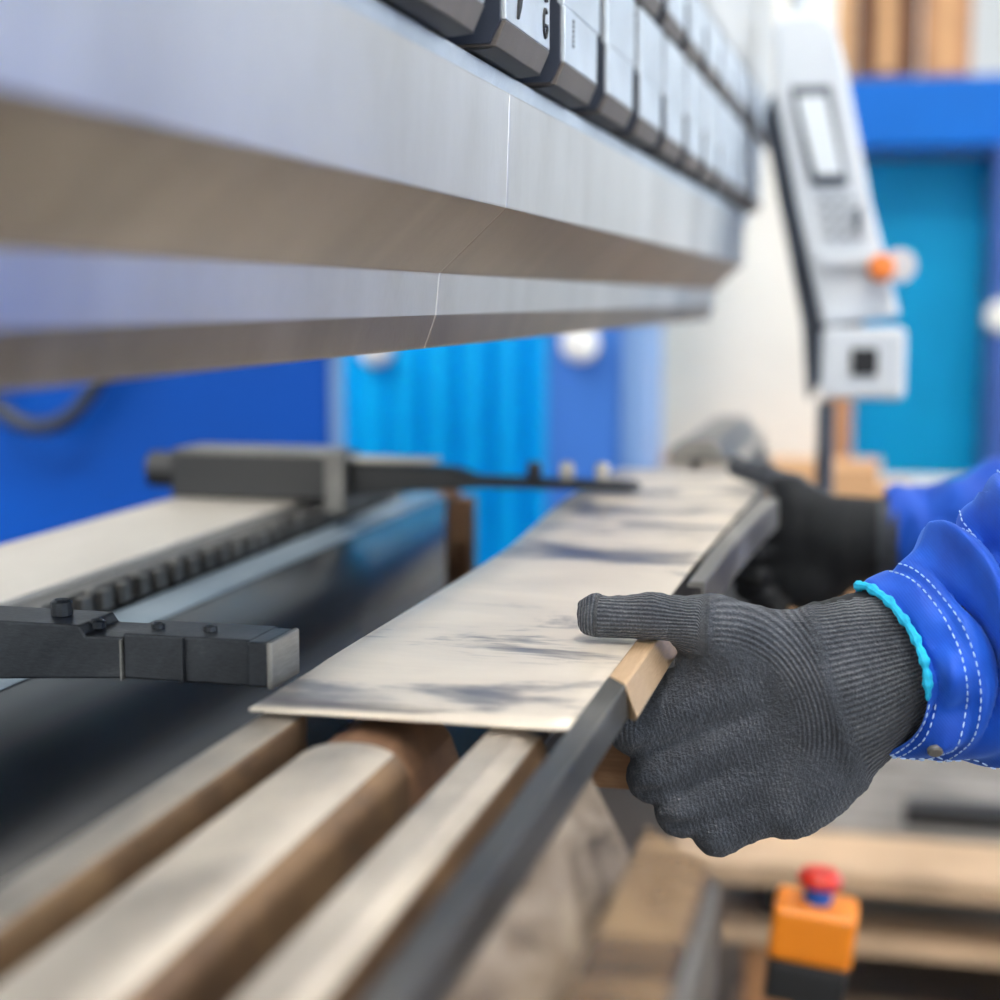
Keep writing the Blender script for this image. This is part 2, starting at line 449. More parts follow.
proto = {}
for row, zb in ((0, 1.2685), (1, 1.3595)):
    for i in range(14):
        y0 = .703 - .130 * 2 + .130 * i
        if row and i < 4: continue
        if row == 0 and y0 > 2.1 or y0 > 2.18: continue
        if row not in proto:
            proto[row] = c = make_clamp(y0, zb, row)
            py0 = y0
            if row == 0: first_y = y0
            else: second_y = y0
        else:
            c = copy_tree(proto[row])
            base = first_y if row == 0 else second_y
            c.location.y += y0 - base
        if row == 0:
            tag(c, 'grey chamfered clamp block holding the punch, %s from the camera in the lower row' % ORD[i], 'clamp', 'lower row of tool clamps')
        else:
            tag(c, 'small grey clamp block, %s from the camera in the upper row' % ORD[i - 4], 'clamp', 'upper row of tool clamps')
        if row == 0 and i in (2, 3):
            # dark vertical lettering printed on the two nearest clamps
            xx = -.16935
            if i == 2:
                yc = y0 + .0805
                ring = [(xx, yc + .0042 * math.cos(q), 1.2915 + .0066 * math.sin(q)) for q in np.linspace(.9, 2 * PI - .1, 18)]
                ring.append((xx, yc - .001, 1.2905))
                MB().tube(ring, .0010, 6).build('letter', M['mark'], c)
                MB().tube([(xx, yc, 1.3015), (xx, yc, 1.3032)], .0016, 6).build('letter', M['mark'], c)
                MB().tube([(xx, y0 + .0275, 1.3000), (xx, y0 + .0230, 1.2890), (xx, y0 + .0215, 1.2840)], [.0022, .0018, .0010], 6).build('letter', M['mark'], c)
            else:
                for q in range(6):
                    MB().box(xx - .0004, xx + .0002, y0 + .020, y0 + .0235, 1.2905 + .0025 * q, 1.2922 + .0025 * q).build('letter', M['mark'], c)

# ------------------------------------------------------------------ lower die near the camera
YN = .583
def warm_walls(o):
    o.data.materials.append(M['die_wall'])  # right-facing walls get a brown with the warm reflection in it
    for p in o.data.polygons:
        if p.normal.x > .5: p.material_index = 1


die = empty('die_block', (-.15, .15, .958))
tag(die, 'multi-groove steel die block with long parallel ridges on the press table nearest the camera', 'die', 'die blocks')
MB().prism([(-.2405, .959), (-.2405, .968), (-.12, .968), (-.075, .968), (-.048, .968), (-.048, .959), (-.075, .959), (-.12, .959)], -.35, lambda x: .579 if x < -.13 else (.545 if x < -.1 else .450)).build('base', M['dark'], die, bevel=.001)
MB().prism([(-.2405, .9685), (-.2405, .9935), (-.239, .995), (-.2225, .995), (-.2215, .994), (-.2215, .9685)], -.35, YN).build('ridge', M['die'], die, bevel=.0008)
MB().prism([(-.2085, .9685), (-.2085, .9915)] + [(-.188 - .0205 * math.cos(q), .9885 + .0075 * math.sin(q) ** .8) for q in np.linspace(.35, 1.57, 8)] + [(-.188 + .020 * math.sin(q) ** .9, .9845 + .0115 * math.cos(q)) for q in np.linspace(.1, 1.57, 14)] + [(-.168, .9685)], -.35, .545).build('ridge', M['die'], die, smooth=True)
MB().prism([(-.1465, .9685), (-.1465, .994), (-.1455, .995), (-.1335, .995), (-.1265, .992), (-.1235, .986), (-.1235, .9685)], -.35, YN).build('ridge', M['die'], die, bevel=.002, seg=3)
MB().prism([(-.119, .9685), (-.119, .986), (-.1035, .986), (-.0795, .9712), (-.0795, .9685)], -.35, lambda x: .560 + (x + .1035) * -2.0 if x > -.1036 else .560).build('vee_wall', M['vee'], die)
MB().prism([(-.0785, .9685), (-.0722, .9915), (-.0715, .992), (-.0490, .992), (-.0478, .9908), (-.0478, .9685)], -.35, lambda x: .490 + (x + .0718) * -1.45).build('shoulder', M['shelf'], die, bevel=.0007)
MB().box(-.0476, -.0450, -.35, .452, .957, .9895).build('side_plate', M['bar'], die, bevel=.0008)
o = MB().prism([(-.207, .9685), (-.207, .990), (-.196, .9935), (-.180, .990), (-.172, .980), (-.168, .9685)], .547, .62).build('ridge', M['rust'], die, bevel=.002, seg=3)
o['label'] = 'rust brown rounded ridge end'
MB().prism([(-.1485, .905), (-.1485, .929), (-.094, .929), (-.094, .905)], .80, .88).build('bracket', M['rust'], pb, bevel=.001)
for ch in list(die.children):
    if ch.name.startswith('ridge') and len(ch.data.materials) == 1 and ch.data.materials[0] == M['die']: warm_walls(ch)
# straight bar lying along the right side of the sheet
bp = [(-.1128, .9868), (-.1128, 1.0003), (-.1120, 1.0006), (-.1034, 1.0006), (-.1027, 1.0), (-.1008, .9885), (-.1030, .9868)]
gb = MB().prism(bp, -.35, lambda x: .638 + (x + .103) * -1.5).build('guide_bar', M['gbar'], None, bevel=.0008)
tag(gb, 'straight grey steel bar with dark side running along the die beside the sheet', 'bar')
bp = [(-.1128, .9868), (-.1128, 1.0003), (-.1120, 1.0006), (-.1036, 1.0006), (-.1030, 1.0), (-.0965, .9895), (-.0985, .9868)]
gb = MB().prism(bp, lambda x: .6388 + (x + .103) * -1.5, .80).build('guide_bar', M['barwarm'], None, bevel=.0008)
tag(gb, 'short bar end in a tan reflection colour under the near thumb beside the sheet', 'bar')
# blue strip low on the outer side
MB().box(-.0485, -.046, .12, .385, .945, .9565).build('guard_strip', M['hdr'], pb)

# die further back, mostly under the sheet
d2 = empty('die_block', (-.15, 1.2, .958))
tag(d2, 'far die block under the sheet reaching to the cream side frame', 'die', 'die blocks')
MB().box(-.225, -.152, .90, 2.02, .959, .984).build('base', M['dark'], d2, bevel=.001)
MB().box(-.222, -.192, .90, 2.02, .9845, .9960).build('ridge', M['die'], d2, bevel=.002)
MB().box(-.182, -.152, .90, 2.02, .9845, .9960).build('ridge', M['die'], d2, bevel=.002)
o = MB().prism([(-.218, .9965), (-.216, 1.010), (-.20, 1.019), (-.17, 1.019), (-.154, .9965)], 1.60, 1.95).build('end_stop', M['bar'], None, bevel=.004)
o.name = 'tool_block'
tag(o, 'blurred pale metal block standing on the die beyond the sheet', 'block')

# ------------------------------------------------------------------ the sheet being bent
ys = np.linspace(.572, 1.50, 44); xs = np.linspace(0, 1, 16)
vs, fs = [], []
for y in ys:
    t = (y - .572) / .93
    for s in xs:
        xl = -.2418 + .003 * math.sin(t * 5) - .012 * max(0, min(1, (y - 1.0) / .25)) + .026 * max(0, (y - 1.25)) * 4 * .25
        xr = -.1135 + .009 * max(0, (y - .95)) * 2
        x = xl + (xr - xl) * s
        z = .9990 + .0011 * math.sin(5 * t + 1.5) * (1 - s) * (1 if y > .64 else 0) * min(1, (y - .572) * 8)
        vs.append((x, y, z))
n = len(xs)
for i in range(len(ys) - 1):
    for j in range(n - 1): fs.append((i * n + j, i * n + j + 1, (i + 1) * n + j + 1, (i + 1) * n + j))
me = bpy.data.meshes.new('steel_sheet'); me.from_pydata(vs, [], fs)
sh = link('steel_sheet', me, M['sheet'], None, smooth=True)
so = sh.modifiers.new('thick', 'SOLIDIFY'); so.thickness = .0013; so.offset = -1
bv = sh.modifiers.new('bevel', 'BEVEL'); bv.width = .0003; bv.segments = 1; bv.limit_method = 'ANGLE'
tag(sh, 'long smudged flat steel sheet lying across the die, gripped by both gloved hands', 'sheet metal')
# curved lip towards the far hand
vs, fs = [], []
for i, y in enumerate(np.linspace(.885, 1.25, 26)):
    t = (y - .835) / .415
    dx = .020 * max(0, (t - .35)) ** 1.6
    a, c = -.1085 + dx, -.0995 + dx + .006 * t
    z = 1.001 + .004 * t * t
    for p in ((a, z - .0012), (a + .001, z), (c - .001, z), (c, z - .0012), (c + .0005, z - .022), (c - .0015, z - .022), (c - .002, z - .003), (a, z - .003)): vs.append((p[0], y, p[1]))
for i in range(25):
    for j in range(8): fs.append((i * 8 + j, i * 8 + (j + 1) % 8, (i + 1) * 8 + (j + 1) % 8, (i + 1) * 8 + j))
fs += [tuple(range(8)), tuple(range(25 * 8, 26 * 8))]
MB().add(vs, fs).build('curved_lip', M['bar'], sh)

# ------------------------------------------------------------------ back gauge
bg = empty('back_gauge', (-.55, .6, .963))
tag(bg, 'pale flat back gauge rail with a dark toothed rack along its edge', 'gauge rail')
MB().box(-.614, -.496, -.4, 1.60, .9635, .985).build('rail', M['beam'], bg, bevel=.001)
rk = MB().box(-.4955, -.478, -.35, 1.50, .9635, .981)
for i in range(34):
    y = .50 + i * .026
    rk.box(-.478, -.471, y, y + .012, .966, .979)
rk.build('rack', M['gbar'], bg, bevel=.0006)
for i in range(12):
    y = .70 + i * .06
    MB().add(*lathe_pts([(.003, 0), (.003, .002), (.002, .0028)], (-.475, y, .9793), 'Z', 10)).build('bolt', M['bar'], bg)


def bolt(parent, x, y, z, r=.004, h=.003):
    vs, fs = lathe_pts([(r, 0), (r, h), (r * .7, h * 1.2), (r * .5, h * .6)], (x, y, z), 'Z', 12)
    return MB().add(vs, fs).build('bolt', M['dark'], parent)


gf = empty('gauge_finger', (-.44, .655, .986))
tag(gf, 'near dark stepped gauge finger whose square tip touches the sheet edge', 'gauge finger', 'gauge fingers')
MB().prism([(-.60, .9865), (-.60, 1.016), (-.347, 1.015), (-.344, 1.0105), (-.325, 1.0105), (-.325, .992), (-.42, .9865)], .632, .665).build('arm', M['dark'], gf, bevel=.001)
MB().box(-.3248, -.2643, .630, .662, .9925, 1.0128).build('finger_plate', M['dark'], gf, bevel=.001)
MB().box(-.2640, -.2546, .624, .655, .9938, 1.0135).build('tip', M['dark'], gf, bevel=.001)
MB().box(-.2545, -.2518, .622, .655, .9935, 1.0140).build('contact_face', M['bar'], gf, bevel=.001)
bolt(gf, -.345, .645, 1.0115); bolt(gf, -.365, .650, 1.0155, .005, .006); bolt(gf, -.315, .645, 1.0128, .003, .002)
bolt(gf, -.29, .645, 1.0128, .003, .002)
MB().box(-.3258, -.3252, .6285, .6318, .992, 1.010).build('shim', M['bar'], gf)
MB().box(-.2960, -.2955, .6275, .6298, .993, 1.0125).build('shim', M['dark'], gf)

g2 = empty('gauge_finger', (-.53, 1.33, .986))
tag(g2, 'far black gauge finger block with a long thin arm reaching the sheet', 'gauge finger', 'gauge fingers')
MB().box(-.615, -.462, 1.29, 1.36, .9855, 1.0245).build('block', M['black'], g2, bevel=.003)
MB().box(-.612, -.470, 1.292, 1.35, 1.0248, 1.0285).build('cover', M['bar'], g2, bevel=.001)
vs, fs = lathe_pts([(.012, -.648), (.016, -.646), (.016, -.6155)], (0, 1.32, 1.007), 'X', 18)
MB().add(vs, fs).build('motor_end', M['black'], g2)
MB().prism([(-.4615, .990), (-.4615, 1.020), (-.360, 1.017), (-.34, 1.010), (-.205, 1.008), (-.200, 1.0022), (-.33, 1.0015), (-.40, .996)], 1.29, 1.32).build('arm', M['black'], g2, bevel=.002)
MB().box(-.46, -.375, 1.292, 1.318, 1.0205, 1.0245).build('cover', M['beam'], g2, bevel=.001)
MB().box(-.466, -.448, 1.275, 1.2895, .978, 1.03).build('bracket', M['gbar'], g2, bevel=.001)
for i, x in enumerate((-.29, -.262, -.232)):
    vs, fs = lathe_pts([(.006, 0), (.0065, .008), (.005, .013), (.002, .0145)], (x, 1.305, 1.0095), 'Z', 14)
    MB().add(vs, fs).build('knob', M['black' if i == 0 else 'beam'], g2, smooth=False)

# ------------------------------------------------------------------ control pendant
pd = empty('control_pendant', (-.06, 1.93, 1.04))
tag(pd, 'tilted pale grey control pendant with screen and orange-red button at the end of the press', 'control pendant')
fo = [(-.144, 1.470), (-.135, 1.482), (-.090, 1.482), (-.075, 1.465), (-.063, 1.425), (-.031, 1.271), (.006, 1.140), (-.0805, 1.128), (-.1130, 1.262), (-.1405, 1.3857)]
MB().prism(fo, 1.90, 1.965).build('housing', M['pend'], pd, bevel=.006, seg=3)
MB().prism([(-.150, 1.400), (-.08, 1.40), (-.05, 1.271), (-.03, 1.14), (-.100, 1.035), (-.108, 1.13), (-.140, 1.28), (-.160, 1.375)], 1.967, 2.04).build('back_shell', M['pendside'], pd, bevel=.004)
MB().box(-.0805, .0135, 1.865, 1.965, 1.046, 1.1265).build('lower_box', M['pend'], pd, bevel=.008, seg=3)
MB().box(-.046, -.017, 1.860, 1.8645, 1.073, 1.104).build('socket', M['black'], pd, bevel=.001)
MB().prism([(-.123, 1.400), (-.078, 1.400), (-.055, 1.288), (-.097, 1.288)], 1.893, 1.8995).build('screen_bezel', M['pendside'], pd, bevel=.002)
MB().prism([(-.116, 1.388), (-.083, 1.388), (-.062, 1.300), (-.092, 1.300)], 1.889, 1.8928).build('screen', M['screen'], pd, bevel=.001)
kp = MB()
for i in range(4):
    z = 1.268 - .014 * i
    for j in range(3): kp.box(-.088 + .003 * i + .016 * j, -.078 + .003 * i + .016 * j, 1.895, 1.8995, z, z + .008)
kp.build('keypad', M['keys'], pd, bevel=.001)
MB().box(-.048, -.040, 1.894, 1.8995, 1.235, 1.262).build('key_switch', M['pendside'], pd, bevel=.001)
MB().box(-.085, -.020, 1.890, 1.8995, 1.196, 1.212).build('button_ledge', M['pend'], pd, bevel=.002)
vs, fs = lathe_pts([(.010, 1.899), (.012, 1.885), (.0155, 1.880), (.0155, 1.868), (.010, 1.862)], (-.016, 0, 1.194), 'Y', 20)
MB().add(vs, fs).build('stop_button', paint('orange_red_button', (236, 130, 50), 0.4, .05), pd, smooth=False)
MB().add(*lathe_pts([(.019, 1.8995), (.019, 1.893)], (.004, 0, 1.197), 'Y', 20)).build('button_collar', M['pend'], pd)
MB().tube([(-.078, 2.0, 1.035), (-.078, 2.0, .62)], .011, 12).build('hanging_tube', M['pendside'], pd)
MB().tube([(-.11, 1.98, 1.478), (-.11, 1.98, 2.46), (-.12, 1.98, 2.53), (-.17, 1.98, 2.56), (-.45, 1.98, 2.56)], .022, 14).build('support_arm', M['pend'], pd)

# ------------------------------------------------------------------ emergency stop station at lower right
es = empty('emergency_stop', (-.055, 1.35, 0))
tag(es, 'orange emergency stop box with red mushroom button on a black post', 'emergency stop')
R5 = Matrix.Translation((-.055, 1.37, .594)) @ Matrix.Rotation(math.radians(6), 4, 'Y')
MB().box(-.036, .036, -.03, .03, -.005, .043, R5).build('cover', M['orange'], es, bevel=.006, seg=3)
MB().box(-.035, .033, -.03, .03, -.042, -.0055, R5).build('base_box', M['black'], es, bevel=.004)
vs, fs = lathe_pts([(.012, .0435), (.012, .056)], (0, 0, 0), 'Z', 20)
MB().add([R5 @ Vector(v) for v in vs], fs).build('collar', M['bluep'], es)
vs, fs = lathe_pts([(.011, .0565), (.019, .060), (.0195, .066), (.015, .0715), (.006, .073)], (0, 0, 0), 'Z', 24)
MB().add([R5 @ Vector(v) for v in vs], fs).build('button', M['red'], es, smooth=False)
MB().tube([(-.058, 1.37, .551), (-.058, 1.37, .012)], .012, 14).build('post', M['black'], es)
MB().add(*lathe_pts([(.10, .001), (.10, .008), (.03, .016)], (-.058, 1.37, 0), 'Z', 28)).build('foot_plate', M['black'], es)

# ------------------------------------------------------------------ pallet stack on the floor
pl = empty('pallet', (.3, 2.7, 0))
tag(pl, 'wooden pallet with tan deck edge and dark gaps on the floor at right', 'pallet')
for i, (a, c) in enumerate([(2.42, 2.56), (2.86, 3.0), (3.14, 3.28)]):
    for x in (-.20, .42, 1.04):
        MB().box(x, x + .14, a, c, .031, .165).build('block', M['wood'], pl, bevel=.004)
    MB().box(-.22, 1.2, a, c, .001, .0305).build('bottom_board', M['planktan'], pl, bevel=.003)
for i in range(7):
    y = 2.40 + .135 * i
    MB().box(-.24, 1.22, y, y + .115, .1655, .188).build('deck_board', M['planktan'] if i % 2 == 0 else M['plank'], pl, bevel=.003)
for i, x in enumerate((-.18, .42, 1.02)):
    b_ = MB().box(x, x + .09, 2.46, 3.24, .1885, .262).build('spacer_beam', M['black'], None, bevel=.004)
    tag(b_, 'dark spacer beam between pallet and planks, ' + ['closest to the orange stop box', 'in the middle', 'farthest right'][i], 'beam', 'spacer beams')
desc = ['tan front plank on top of the pallet stack nearest the camera', 'grey plank second from the front on the pallet stack', 'pale grey plank third from the front on the pallet stack',
        'grey plank fourth from the front on the pallet stack', 'weathered plank fifth from the front on the pallet stack', 'weathered plank sixth from the front on the pallet stack', 'weathered plank at the back of the pallet stack']
for i in range(5):
    y = 2.395 + .20 * i
    o = MB().box(-.32 + .02 * (i % 3), 1.25, y, y + (.17 if i % 2 else .185), .2625, .298 + .004 * (i % 2)).build('plank', M['planktan'] if i == 0 else M['plank'], None, bevel=.004)
    tag(o, desc[i], 'plank', 'planks on the pallet')
o = MB().box(.04, 1.1, 2.62, 2.68, .303, .335, Matrix.Rotation(math.radians(0), 4, 'Z')).build('steel_bar', M['black'], None, bevel=.004)
tag(o, 'dark steel bar lying on the planks at right', 'bar')

# crate of warm timber in front of the cream frame
cr = empty('timber_crate', (-.28, 3.5, 0))
tag(cr, 'warm tan timber crate standing before the cream side frame behind the far glove', 'crate')
for x in (-.50, -.285, -.07): MB().box(x, x + .04, 3.425, 3.59, .001, .79).build('post', M['cardl'], cr, bevel=.003)
for i in range(6): MB().box(-.51, -.02, 3.40, 3.4245, .03 + .13 * i, .145 + .13 * i).build('slat', M['cardl'], cr, bevel=.003)
MB().box(-.51, -.02, 3.40, 3.594, .7905, .812).build('lid', M['cardl'], cr, bevel=.003)

# pale bench beyond the far hand
bn = empty('workbench', (.1, 4.6, 0))
tag(bn, 'pale cream workbench standing in front of the cyan door', 'workbench')
MB().box(-.24, 1.2, 4.3, 5.1, .575, .615).build('top', M['cream'], bn, bevel=.004)
for x in (-.22, 1.1):
    for y in (4.34, 5.0): MB().box(x, x + .06, y, y + .06, 0, .5745).build('leg', M['cream'], bn, bevel=.003)
o = MB().box(-.12, .06, 4.34, 4.55, .616, .66).build('timber_offcut', M['cardl'], None, bevel=.004)
tag(o, 'light timber offcut on the cream workbench beside the far glove', 'timber')

# ------------------------------------------------------------------ blue things behind
bc = empty('blue_cabinet', (-1.6, 2.4, 0))
tag(bc, 'deep blue metal cabinet behind the back gauge at left', 'cabinet')
MB().add([(-2.6,2.2,.05),(-.792,2.2,.05),(-.997,2.7,.05),(-2.6,2.7,.05),(-2.6,2.2,1.16),(-.792,2.2,1.16),(-.997,2.7,1.16),(-2.6,2.7,1.16)],[(0,3,2,1),(4,5,6,7),(0,1,5,4),(1,2,6,5),(2,3,7,6),(3,0,4,7)]).build('body', M['bluemach'], bc, bevel=.01)
MB().box(-.791, -.781, 2.19, 2.23, 0.05, 1.16).build('corner_post', M['blgrey2'], bc, bevel=.004)
MB().box(-2.55, -1.0, 2.22, 2.68, 0, .0495).build('plinth', M['black'], bc)
cb = MB().tube([(-1.235 + .13 * math.cos(q), 2.15, 1.17 + .20 * math.sin(q)) for q in np.linspace(PI, 2 * PI, 24)], .013, 10)
o = cb.build('power_cord', M['clampside'], None, smooth=True)
tag(o, 'dark cord hanging in a loop against the blue cabinet', 'cord')
o = MB().tube([(-1.24 + .012 * math.sin(q), 2.17, 1.5 - .045 * q) for q in np.linspace(0, 9, 14)], .010, 8).build('power_cord', M['clampside'], None, smooth=True)
tag(o, 'short dark cord end hanging inside the loop at left', 'cord')

cu = MB()
vs, fs = [], []
nx = 140
for i in range(nx + 1):
    x = -1.32 + .80 * i / nx
    ph = (i / nx * .80 / .079) % 1
    d = .028 * (1 - min(1, abs(ph - .5) * 2) ** 5)
    vs += [(x, 3.4 - d, 0.02), (x, 3.4 - d, 1.6), (x, 3.415, 1.6), (x, 3.415, .02)]
for i in range(nx):
    for j in range(4): fs.append((i * 4 + j, i * 4 + (j + 1) % 4, (i + 1) * 4 + (j + 1) % 4, (i + 1) * 4 + j))
fs += [(0, 1, 2, 3), tuple(nx * 4 + j for j in range(4))]
o = cu.add(vs, fs).build('corrugated_panel', M['azure'], None)
tag(o, 'bright azure corrugated metal panel seen under the punch', 'panel')

lk = empty('locker', (-.6, 3.2, 0))
tag(lk, 'dusty blue locker between the azure panel and the cream frame', 'locker')
MB().box(-.655, -.505, 3.05, 3.3, .03, 1.6).build('body', M['blgrey'], lk, bevel=.006)
MB().box(-.503, -.462, 3.03, 3.3, .03, 1.6).build('side_post', M['blgrey2'], lk, bevel=.006)
MB().box(-.66, -.47, 3.06, 3.28, 0, .0295).build('plinth', M['black'], lk)
for (x, y, z, s, lb) in ((-.582, 3.03, 1.075, .036, 'round white glint disc on the dusty blue locker'), (-1.10, 3.36, 1.055, .040, 'round white glint disc on the azure panel')):
    vs, fs = lathe_pts([(s, 0.0), (s, -.012), (s * .8, -.026), (s * .4, -.033)], (x, y - .006, z), 'Y', 24)
    o = MB().add(vs, fs).build('glint_disc', glow('glowing_glint_white', (236, 234, 228), 0.12), None, smooth=True)  # glowing disc added for a round white glint
    tag(o, lb, 'lamp', 'round glint discs')  # filed under lamp, but the discs stand in for round white glints

o = MB().box(-.145, -.085, 3.62, 3.66, 0, 1.05).build('timber_post', M['wood'], None, bevel=.004)
tag(o, 'brown timber post beside the cream side frame under the pendant', 'post')

# blue container with cyan door
ct = empty('container', (.2, 6.3, 0))
tag(ct, 'bright blue steel container with a recessed cyan door at the far right', 'container')
MB().box(-.35, .62, 6.0, 6.25, 1.70, 1.945).build('header', M['hdr'], ct, bevel=.01)
MB().box(-.22, .33, 6.40, 6.45, .05, 1.699).build('door', M['cyan'], ct, bevel=.01)
MB().box(-.35, -.222, 6.0, 6.45, 0, 1.699).build('left_post', M['hdr'], ct, bevel=.01)
MB().box(.332, .60, 5.9, 6.45, 0, 1.699).build('right_post', M['navy'], ct, bevel=.01)
MB().box(-.35, .62, 6.26, 8.0, 1.72, 1.935).build('roof', M['hdr'], ct, bevel=.01)
vs, fs = lathe_pts([(.05, 0), (.056, -.02), (.04, -.045)], (.365, 5.899, 1.10), 'Y', 20)
MB().add(vs, fs).build('handle', M['white'], ct)
bxs = [(-.34, -.175, 1.946, 2.36, 'cardl', 'pale cardboard box on the blue container beside the pendant'), (-.165, .055, 1.946, 2.30, 'card', 'brown cardboard box in the middle of those on the container'), (.065, .235, 1.946, 2.38, 'wood', 'dark brown box at the right of those on the container')]
for x0, x1, z0, z1, mt, lb in bxs:
    r = empty('cardboard_box', ((x0 + x1) / 2, 6.13, z0))
    tag(r, lb, 'box', 'boxes on the container')
    MB().box(x0, x1, 6.02, 6.24, z0 + .001, z1).build('carton', M[mt], r, bevel=.006)
    MB().box((x0 + x1) / 2 - .025, (x0 + x1) / 2 + .025, 6.018, 6.0195, z0 + .02, z1 - .02).build('tape', M['cardl'], r)

#PERSON_BEGIN#
# ------------------------------------------------------------------ person: signed distance shapes -> one closed surface
def grid(lo, hi, h):
    ax = [np.arange(l, t + h, h) for l, t in zip(lo, hi)]
    return ax, np.meshgrid(*ax, indexing='ij')


def cone(P, a, b, ra, rb, sy=1.0):
    """tapered capsule; sy<1 flattens it along Y"""
    a = np.array(a, float); b = np.array(b, float)
    ab = b - a
    ab_ = ab * np.array([1, 1 / sy, 1])
    q = [P[0] - a[0], (P[1] - a[1]) / sy, P[2] - a[2]]
    t = np.clip((q[0] * ab_[0] + q[1] * ab_[1] + q[2] * ab_[2]) / max(ab_ @ ab_, 1e-9), 0, 1)
    d = np.sqrt((q[0] - ab_[0] * t) ** 2 + (q[1] - ab_[1] * t) ** 2 + (q[2] - ab_[2] * t) ** 2)
    return d - (ra + (rb - ra) * t)


def smin(a, b, k):
    h = np.clip(.5 + .5 * (b - a) / k, 0, 1)
    return b + (a - b) * h - k * h * (1 - h)


def surface_nets(F, ax, h):
    s = F < 0
    n = np.array(F.shape) - 1
    cnt = np.zeros(n, int); acc = np.zeros((*n, 3))
    corners = [(i, j, k) for i in (0, 1) for j in (0, 1) for k in (0, 1)]
    sl = lambda c: tuple(slice(c[d], c[d] + n[d]) for d in range(3))
    for d in range(3):
        for c in corners:
            if c[d]: continue
            e = list(c); e[d] = 1
            A, B = F[sl(c)], F[sl(e)]
            m = (A < 0) != (B < 0)
            t = np.where(m, A / np.where(m, A - B, 1), 0)
            cnt += m
            for q in range(3):
                acc[..., q] += np.where(m, c[q] + (t if q == d else 0), 0)
    act = cnt > 0
    idx = -np.ones(n, int); idx[act] = np.arange(act.sum())
    I = np.argwhere(act)
    V = (I + acc[act] / cnt[act][:, None]) * h + np.array([a[0] for a in ax])
    Q = []
    for d in range(3):
        e = [0, 0, 0]; e[d] = 1
        A = s[:F.shape[0] - e[0], :F.shape[1] - e[1], :F.shape[2] - e[2]]
        B = s[e[0]:, e[1]:, e[2]:]
        m = np.argwhere(A != B)
        u, w_ = (d + 1) % 3, (d + 2) % 3
        ok = (m[:, u] > 0) & (m[:, w_] > 0) & (m[:, u] < n[u]) & (m[:, w_] < n[w_])
        m = m[ok]
        o1 = np.zeros(3, int); o1[u] = 1; o2 = np.zeros(3, int); o2[w_] = 1
        q = np.stack([idx[tuple(x.T)] for x in (m - o1 - o2, m - o2, m, m - o1)], 1)
        flip = ~A[tuple(m.T)]
        q[flip] = q[flip][:, ::-1]
        Q.append(q)
    return V, np.concatenate(Q)


def relax(V, Q, it=2, f=.5):
    for _ in range(it):
        S_ = np.zeros_like(V); C_ = np.zeros(len(V))
        for a, b_ in ((0, 1), (1, 2), (2, 3), (3, 0)):
            np.add.at(S_, Q[:, a], V[Q[:, b_]]); np.add.at(C_, Q[:, a], 1)
            np.add.at(S_, Q[:, b_], V[Q[:, a]]); np.add.at(C_, Q[:, b_], 1)
        V = V + (S_ / C_[:, None] - V) * f
    return V


def np_mesh(name, V, Q):
    me = bpy.data.meshes.new(name)
    me.from_pydata(V.tolist(), [], Q.tolist())
    me.polygons.foreach_set('use_smooth', [True] * len(me.polygons))
    return me


